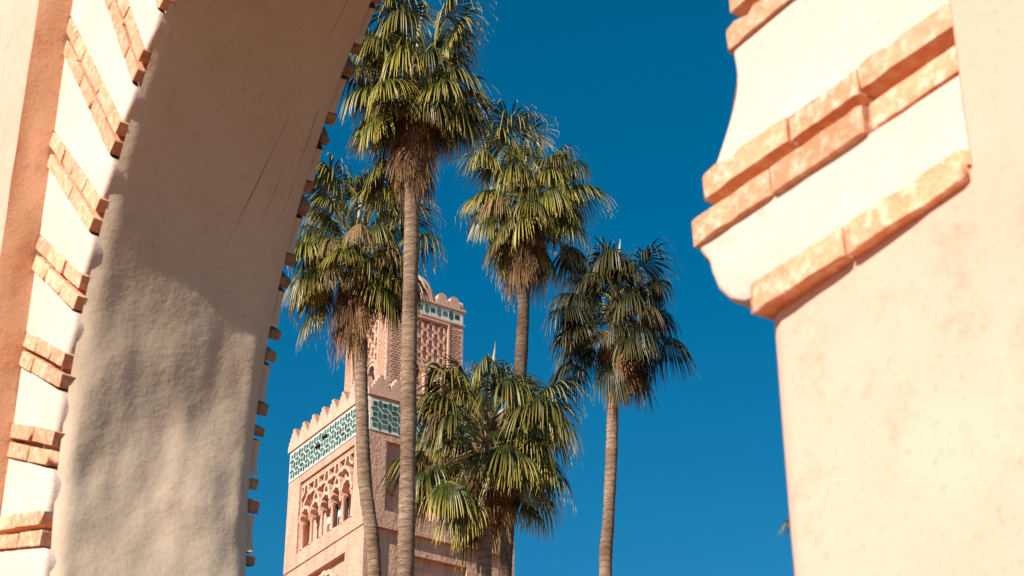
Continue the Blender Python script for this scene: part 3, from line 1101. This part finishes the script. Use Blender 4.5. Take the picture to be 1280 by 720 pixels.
TS = (0.0, 0.24, 0.46, 0.56, 0.67, 0.82, 1.0)
def frond_mesh(name, elev, seed, mat, lp=1.0, lb=0.95, span=122, nseg=46, sag=24, droop=3.4, curl=0.0, taper=0.16, stiff=0.46):
    """costapalmate fan: petiole along +x, blade segments that hang from mid-length on"""
    rr = random.Random(seed)
    mb = MB()
    p = Vector((0, 0, 0))
    pts, n = [p.copy()], 7
    e = R(elev)
    yaw = 0.0
    ydr = rr.uniform(-0.5, 0.5)
    for k in range(n):
        e -= R(sag) / n
        yaw += ydr / n
        p = p + Vector((math.cos(e) * math.cos(yaw), math.cos(e) * math.sin(yaw), math.sin(e))) * (lp / n)
        pts.append(p.copy())
    add_tube(mb, pts, [0.030 - 0.018 * k / n for k in range(n + 1)], 5)
    npet = len(mb.f)
    tipv = [0.3] * len(mb.v)
    # blade frame
    e += R(4)
    ax = Vector((math.cos(e) * math.cos(yaw), math.cos(e) * math.sin(yaw), math.sin(e)))
    side = Vector((-math.sin(yaw), math.cos(yaw), 0))
    roll = rr.uniform(-0.65, 0.65)
    side = (side * math.cos(roll) + ax.cross(side) * math.sin(roll)).normalized()
    nor = ax.cross(side).normalized()
    if nor.z < 0 and elev > -60:
        nor = -nor
    G = Vector((0, 0, -1))
    dth = 2 * span / (nseg - 1)
    for i in range(nseg):
        th = -span + dth * i
        f = abs(th) / span
        t_ = R(th + rr.uniform(-1.2, 1.2))
        d0 = ax * math.cos(t_) + side * math.sin(t_) - nor * (0.30 * f) + nor * (0.10 * (1 - f))
        d0.normalize()
        wdir = (side * math.cos(t_) - ax * math.sin(t_)).normalized()
        base = pts[-1] + ax * (0.16 * (1 - f) ** 1.3)
        L = lb * (1 - taper * f) * rr.uniform(0.90, 1.08)
        if rr.random() < 0.07:
            L *= rr.uniform(0.6, 0.85)
        dr = droop * rr.uniform(0.6, 1.5)
        swing = rr.uniform(-0.10, 0.10)
        pos = base.copy()
        prev = 0.0
        rows = []
        tw = rr.uniform(-0.5, 0.5)
        for k, t in enumerate(TS):
            g = max(0.0, (t - stiff * 0.72) / (1 - stiff * 0.72)) ** 0.85
            dd = (d0 + G * (dr * g) + wdir * (swing * g) + ax * (curl * g)).normalized()
            pos = pos + dd * (L * (t - prev))
            prev = t
            full = L * stiff * R(dth) * 1.05
            if t <= stiff + 0.03:
                w = max(0.006, full * (t / (stiff + 0.03)))
            else:
                w = max(0.0045, full * (1 - (t - stiff) / (1 - stiff)) ** 0.6 * 0.70)
            wd = (wdir * math.cos(tw * g) + nor * math.sin(tw * g))
            wd = (wd - dd * wd.dot(dd))
            wd = wd.normalized() if wd.length > 1e-4 else side
            fn = dd.cross(wd)
            b = len(mb.v)
            mb.v += [pos - wd * (w / 2), pos + fn * (0.30 * w), pos + wd * (w / 2)]
            tipv += [t, t, t]
            rows.append(b)
        for r0, r1 in zip(rows[:-1], rows[1:]):
            mb.f += [(r0, r0 + 1, r1 + 1, r1), (r0 + 1, r0 + 2, r1 + 2, r1 + 1)]
        # fine loose threads between the segments
        if i % 3 == 0:
            q = pos + Vector((rr.uniform(-.02, .02), rr.uniform(-.02, .02), 0))
            b = len(mb.v)
            ln = rr.uniform(0.08, 0.25)
            mb.v += [q, q + Vector((0.004, 0.004, 0)), q + Vector((rr.uniform(-.04, .04), rr.uniform(-.04, .04), -ln))]
            tipv += [1, 1, 1]
            mb.f.append((b, b + 1, b + 2))
    me = bpy.data.meshes.new(name)
    me.from_pydata([tuple(v) for v in mb.v], [], mb.f)
    me.materials.append(mat)
    me.materials.append(M['petiole'] if mat is not M['dead'] else M['dead'])
    at = me.attributes.new('tip', 'FLOAT', 'POINT')
    at.data.foreach_set('value', tipv)
    mi = [1 if k < npet else 0 for k in range(len(mb.f))]
    me.polygons.foreach_set('material_index', mi)
    me.update()
    return me

ELEVS = [85, 72, 58, 44, 30, 16, 2, -12, -26, -40, -54, -66]
FR_CACHE = {}
def frond(elev, var, matkey):
    k = min(range(len(ELEVS)), key=lambda i: abs(ELEVS[i] - elev))
    key = (k, var, matkey)
    if key not in FR_CACHE:
        el = ELEVS[k]
        FR_CACHE[key] = frond_mesh('frond', el, 100 * k + var, M[matkey], lp=(1.02 if el < 70 else 0.8) * (0.62 + 0.16 * (var % 4)), lb=1.0 if el < 70 else 0.9,
                                   span=118 if el < 70 else 80, sag=16 if el > -20 else 8, droop=(3.2 if el > 20 else 4.6) * (0.75 + 0.3 * (var % 3)) * (0.6 if el > 60 else 1))
    return FR_CACHE[key]
def dead_frond(var):
    key = ('dead', var)
    if key not in FR_CACHE:
        FR_CACHE[key] = frond_mesh('dead_frond', -66 - 3 * (var % 4), 900 + var, M['dead'], lp=0.55 + 0.06 * (var % 3), lb=0.80, span=75, nseg=26, sag=12, droop=5.0, stiff=0.3)
    return FR_CACHE[key]

def trunk(parent, pts, r_top, r_bot, seed, mat):
    """ringed trunk through world points (top first), local to the palm's foot"""
    rr = random.Random(seed)
    base = parent.location
    pts = [p - base for p in reversed(pts)]         # bottom to top
    L = [0.0]
    for a, b in zip(pts[:-1], pts[1:]):
        L.append(L[-1] + (b - a).length)
    tot = L[-1]
    def at(s):
        for i in range(len(L) - 1):
            if s <= L[i + 1] + 1e-9:
                t = (s - L[i]) / (L[i + 1] - L[i])
                p0, p1, p2, p3 = pts[max(0, i - 1)], pts[i], pts[i + 1], pts[min(len(pts) - 1, i + 2)]
                return 0.5 * ((2 * p1) + (p2 - p0) * t + (2 * p0 - 5 * p1 + 4 * p2 - p3) * t * t + (3 * p1 - p0 - 3 * p2 + p3) * t ** 3)
        return pts[-1]
    n, step = 18, 0.035
    m = int(tot / step)
    vs, fs = [], []
    for k in range(m + 1):
        s = tot * k / m
        c = at(s)
        r = r_bot + (r_top - r_bot) * (s / tot)
        r *= 1 + 0.9 * math.exp(-s / 0.5) * 0.5
        r *= 1 + 0.10 * noise.noise(Vector((seed, s * 0.8, 0))) + 0.05 * noise.noise(Vector((seed, s * 3.1, 5)))
        for i in range(n):
            a = 2 * math.pi * i / n
            ph = s + 0.02 * math.sin(a * 2 + seed) + 0.03 * noise.noise(Vector((math.cos(a), math.sin(a), s * 2)))
            ringv = abs(((ph / 0.13) % 1.0) - 0.5) * 2
            q = r * (1 + 0.06 * (ringv ** 3) + 0.05 * noise.noise(Vector((math.cos(a) * 2.2, math.sin(a) * 2.2, s * 7 + seed))))
            vs.append((c.x + q * math.cos(a), c.y + q * math.sin(a), c.z))
    for k in range(m):
        for i in range(n):
            j = (i + 1) % n
            fs.append((k * n + i, k * n + j, (k + 1) * n + j, (k + 1) * n + i))
    fs.append(tuple(m * n + i for i in range(n)))
    build('trunk', vs, fs, mat, parent, smooth=60, recalc=False)

def palm(label, D, path, r_top, r_bot, scale, seed, n_live=40, n_dead=22, matkey='leaf', skirt=1.0, stalks=2, spear=True, squash=1.0, lo=-50, bark='bark'):
    rr = random.Random(seed)
    P3 = [pix(u, v, D) for u, v in path]
    low = P3[-1]
    dirn = (P3[-1] - P3[-2])
    slope = Vector((dirn.x, dirn.y, 0)) / dirn.z if abs(dirn.z) > 1e-6 else Vector((0, 0, 0))
    slope *= 0.4
    for fr in (0.66, 0.33, 0.0):
        z = low.z * fr
        w = (low.z - z)
        P3.append(Vector((low.x, low.y, z)) - slope * w * (1 - 0.3 * w / low.z))
    foot = P3[-1]
    root = empty('palm_tree', (foot.x, foot.y, 0))
    tag(root, label, 'palm tree', 'tall fan palms standing before the minaret')
    trunk(root, P3, r_top, r_bot, seed, M[bark])
    top = P3[0] - root.location
    ga = 2.39996
    for i in range(n_live):
        t = (i + 0.5) / n_live
        el = 86 - (86 - lo) * t ** 0.92 + rr.uniform(-17, 17)
        az = i * ga + rr.uniform(-0.35, 0.35)
        dry = t > 0.55 and rr.random() < 0.30
        o = link('frond', frond(el, rr.randrange(8), 'leafdry' if dry else matkey), root)
        sc = scale * rr.uniform(0.78, 1.14) * (0.92 if el > 60 else 1.0) * (0.85 if dry else 1.0)
        o.location = top + Vector((math.cos(az), math.sin(az), 0)) * r_top * 0.5 + Vector((0, 0, -0.95 * t * scale))
        o.rotation_euler = (rr.uniform(-0.12, 0.12), rr.uniform(-0.12, 0.12), az)
        o.scale = (sc, sc, sc * squash)
    for i in range(n_dead):
        t = (i + 0.5) / n_dead
        az = i * ga + rr.uniform(-0.4, 0.4)
        o = link('dry_frond', dead_frond(rr.randrange(7)), root)
        sc = scale * rr.uniform(0.75, 1.1)
        o.location = top + Vector((math.cos(az), math.sin(az), 0)) * r_top * 0.8 + Vector((0, 0, (-0.45 - 0.95 * t * skirt) * scale))
        o.rotation_euler = (rr.uniform(-0.1, 0.1), rr.uniform(-0.12, 0.18), az)
        o.scale = (sc, sc, sc)
    # stubs of cut leaf bases under the crown
    for i in range(14):
        az = i * ga * 1.1
        mb = MB()
        z0 = top.z - (0.3 + 1.0 * (i / 14)) * scale
        c = Vector((top.x, top.y, z0))
        dv = Vector((math.cos(az), math.sin(az), 0))
        add_tube(mb, [c + dv * r_top * 0.7, c + dv * (r_top + 0.10) + Vector((0, 0, 0.10)), c + dv * (r_top + 0.17) + Vector((0, 0, 0.24))], [0.06, 0.045, 0.02], 5)
        mb.obj('leaf_base', M['dead'], root, smooth=60)
    for i in range(stalks):
        az = rr.uniform(0, 6.28)
        mb = MB()
        c = top + Vector((0, 0, -0.1))
        pts = []
        L = 1.5 * scale
        for k in range(9):
            t = k / 8
            pts.append(c + Vector((math.cos(az), math.sin(az), 0)) * (L * 0.75 * t) + Vector((0, 0, L * (0.55 * t - 0.75 * t * t))))
        add_tube(mb, pts, [0.014 * (1 - 0.6 * k / 8) for k in range(9)], 5)
        for k in range(3, 9):
            for _ in range(4):
                a2 = rr.uniform(0, 6.28)
                q = pts[k]
                add_tube(mb, [q, q + Vector((math.cos(a2) * 0.07, math.sin(a2) * 0.07, -0.05)), q + Vector((math.cos(a2) * 0.10, math.sin(a2) * 0.10, -0.2))], [0.006, 0.005, 0.003], 3)
        mb.obj('flower_stalk', M['stalk'], root, smooth=60)
    if spear:
        mb = MB()
        add_tube(mb, [top + Vector((0.03 * k, 0.01 * k, 0.30 * k * scale)) for k in range(6)], [0.05, 0.05, 0.05, 0.045, 0.03, 0.006], 7)
        mb.obj('spear_leaf', M['stalk'], root, smooth=60)
    return root

palm('tallest fan palm, its crown touching the top edge, pale trunk crossing the minaret', 32.0,
     [(518, 80), (516, 180), (515, 260), (513, 350), (511, 450), (510, 560), (507, 720)], 0.138, 0.168, 1.06, 3, n_live=68, n_dead=44, skirt=1.6)
palm('fan palm beside the left arch edge with a long brown skirt of dry fronds', 38.0,
     [(447, 285), (448, 345), (450, 420), (452, 500), (456, 600), (468, 720)], 0.138, 0.172, 1.08, 12, n_live=66, n_dead=50, skirt=1.45)
palm('fan palm in the middle against open sky, slender trunk behind the low bushy palm', 42.0,
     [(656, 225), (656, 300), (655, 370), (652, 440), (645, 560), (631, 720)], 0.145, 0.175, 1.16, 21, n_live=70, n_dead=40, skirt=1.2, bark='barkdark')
palm('dark crowned fan palm on the right, nearest the right pier, trunk bare below it', 40.0,
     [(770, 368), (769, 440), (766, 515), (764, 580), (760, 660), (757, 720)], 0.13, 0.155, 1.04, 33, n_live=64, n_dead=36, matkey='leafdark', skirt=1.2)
palm('lowest fan palm with a broad sunlit green crown before the minaret base', 35.0,
     [(610, 520), (607, 610), (606, 670), (605, 720)], 0.145, 0.165, 1.16, 45, n_live=64, n_dead=10, skirt=0.6, lo=-44)
palm('fan palm hidden behind the right pier, only a few frond tips showing', 46.0,
     [(1048, 640), (1048, 690), (1048, 760)], 0.15, 0.18, 0.95, 52, n_live=30, n_dead=14)
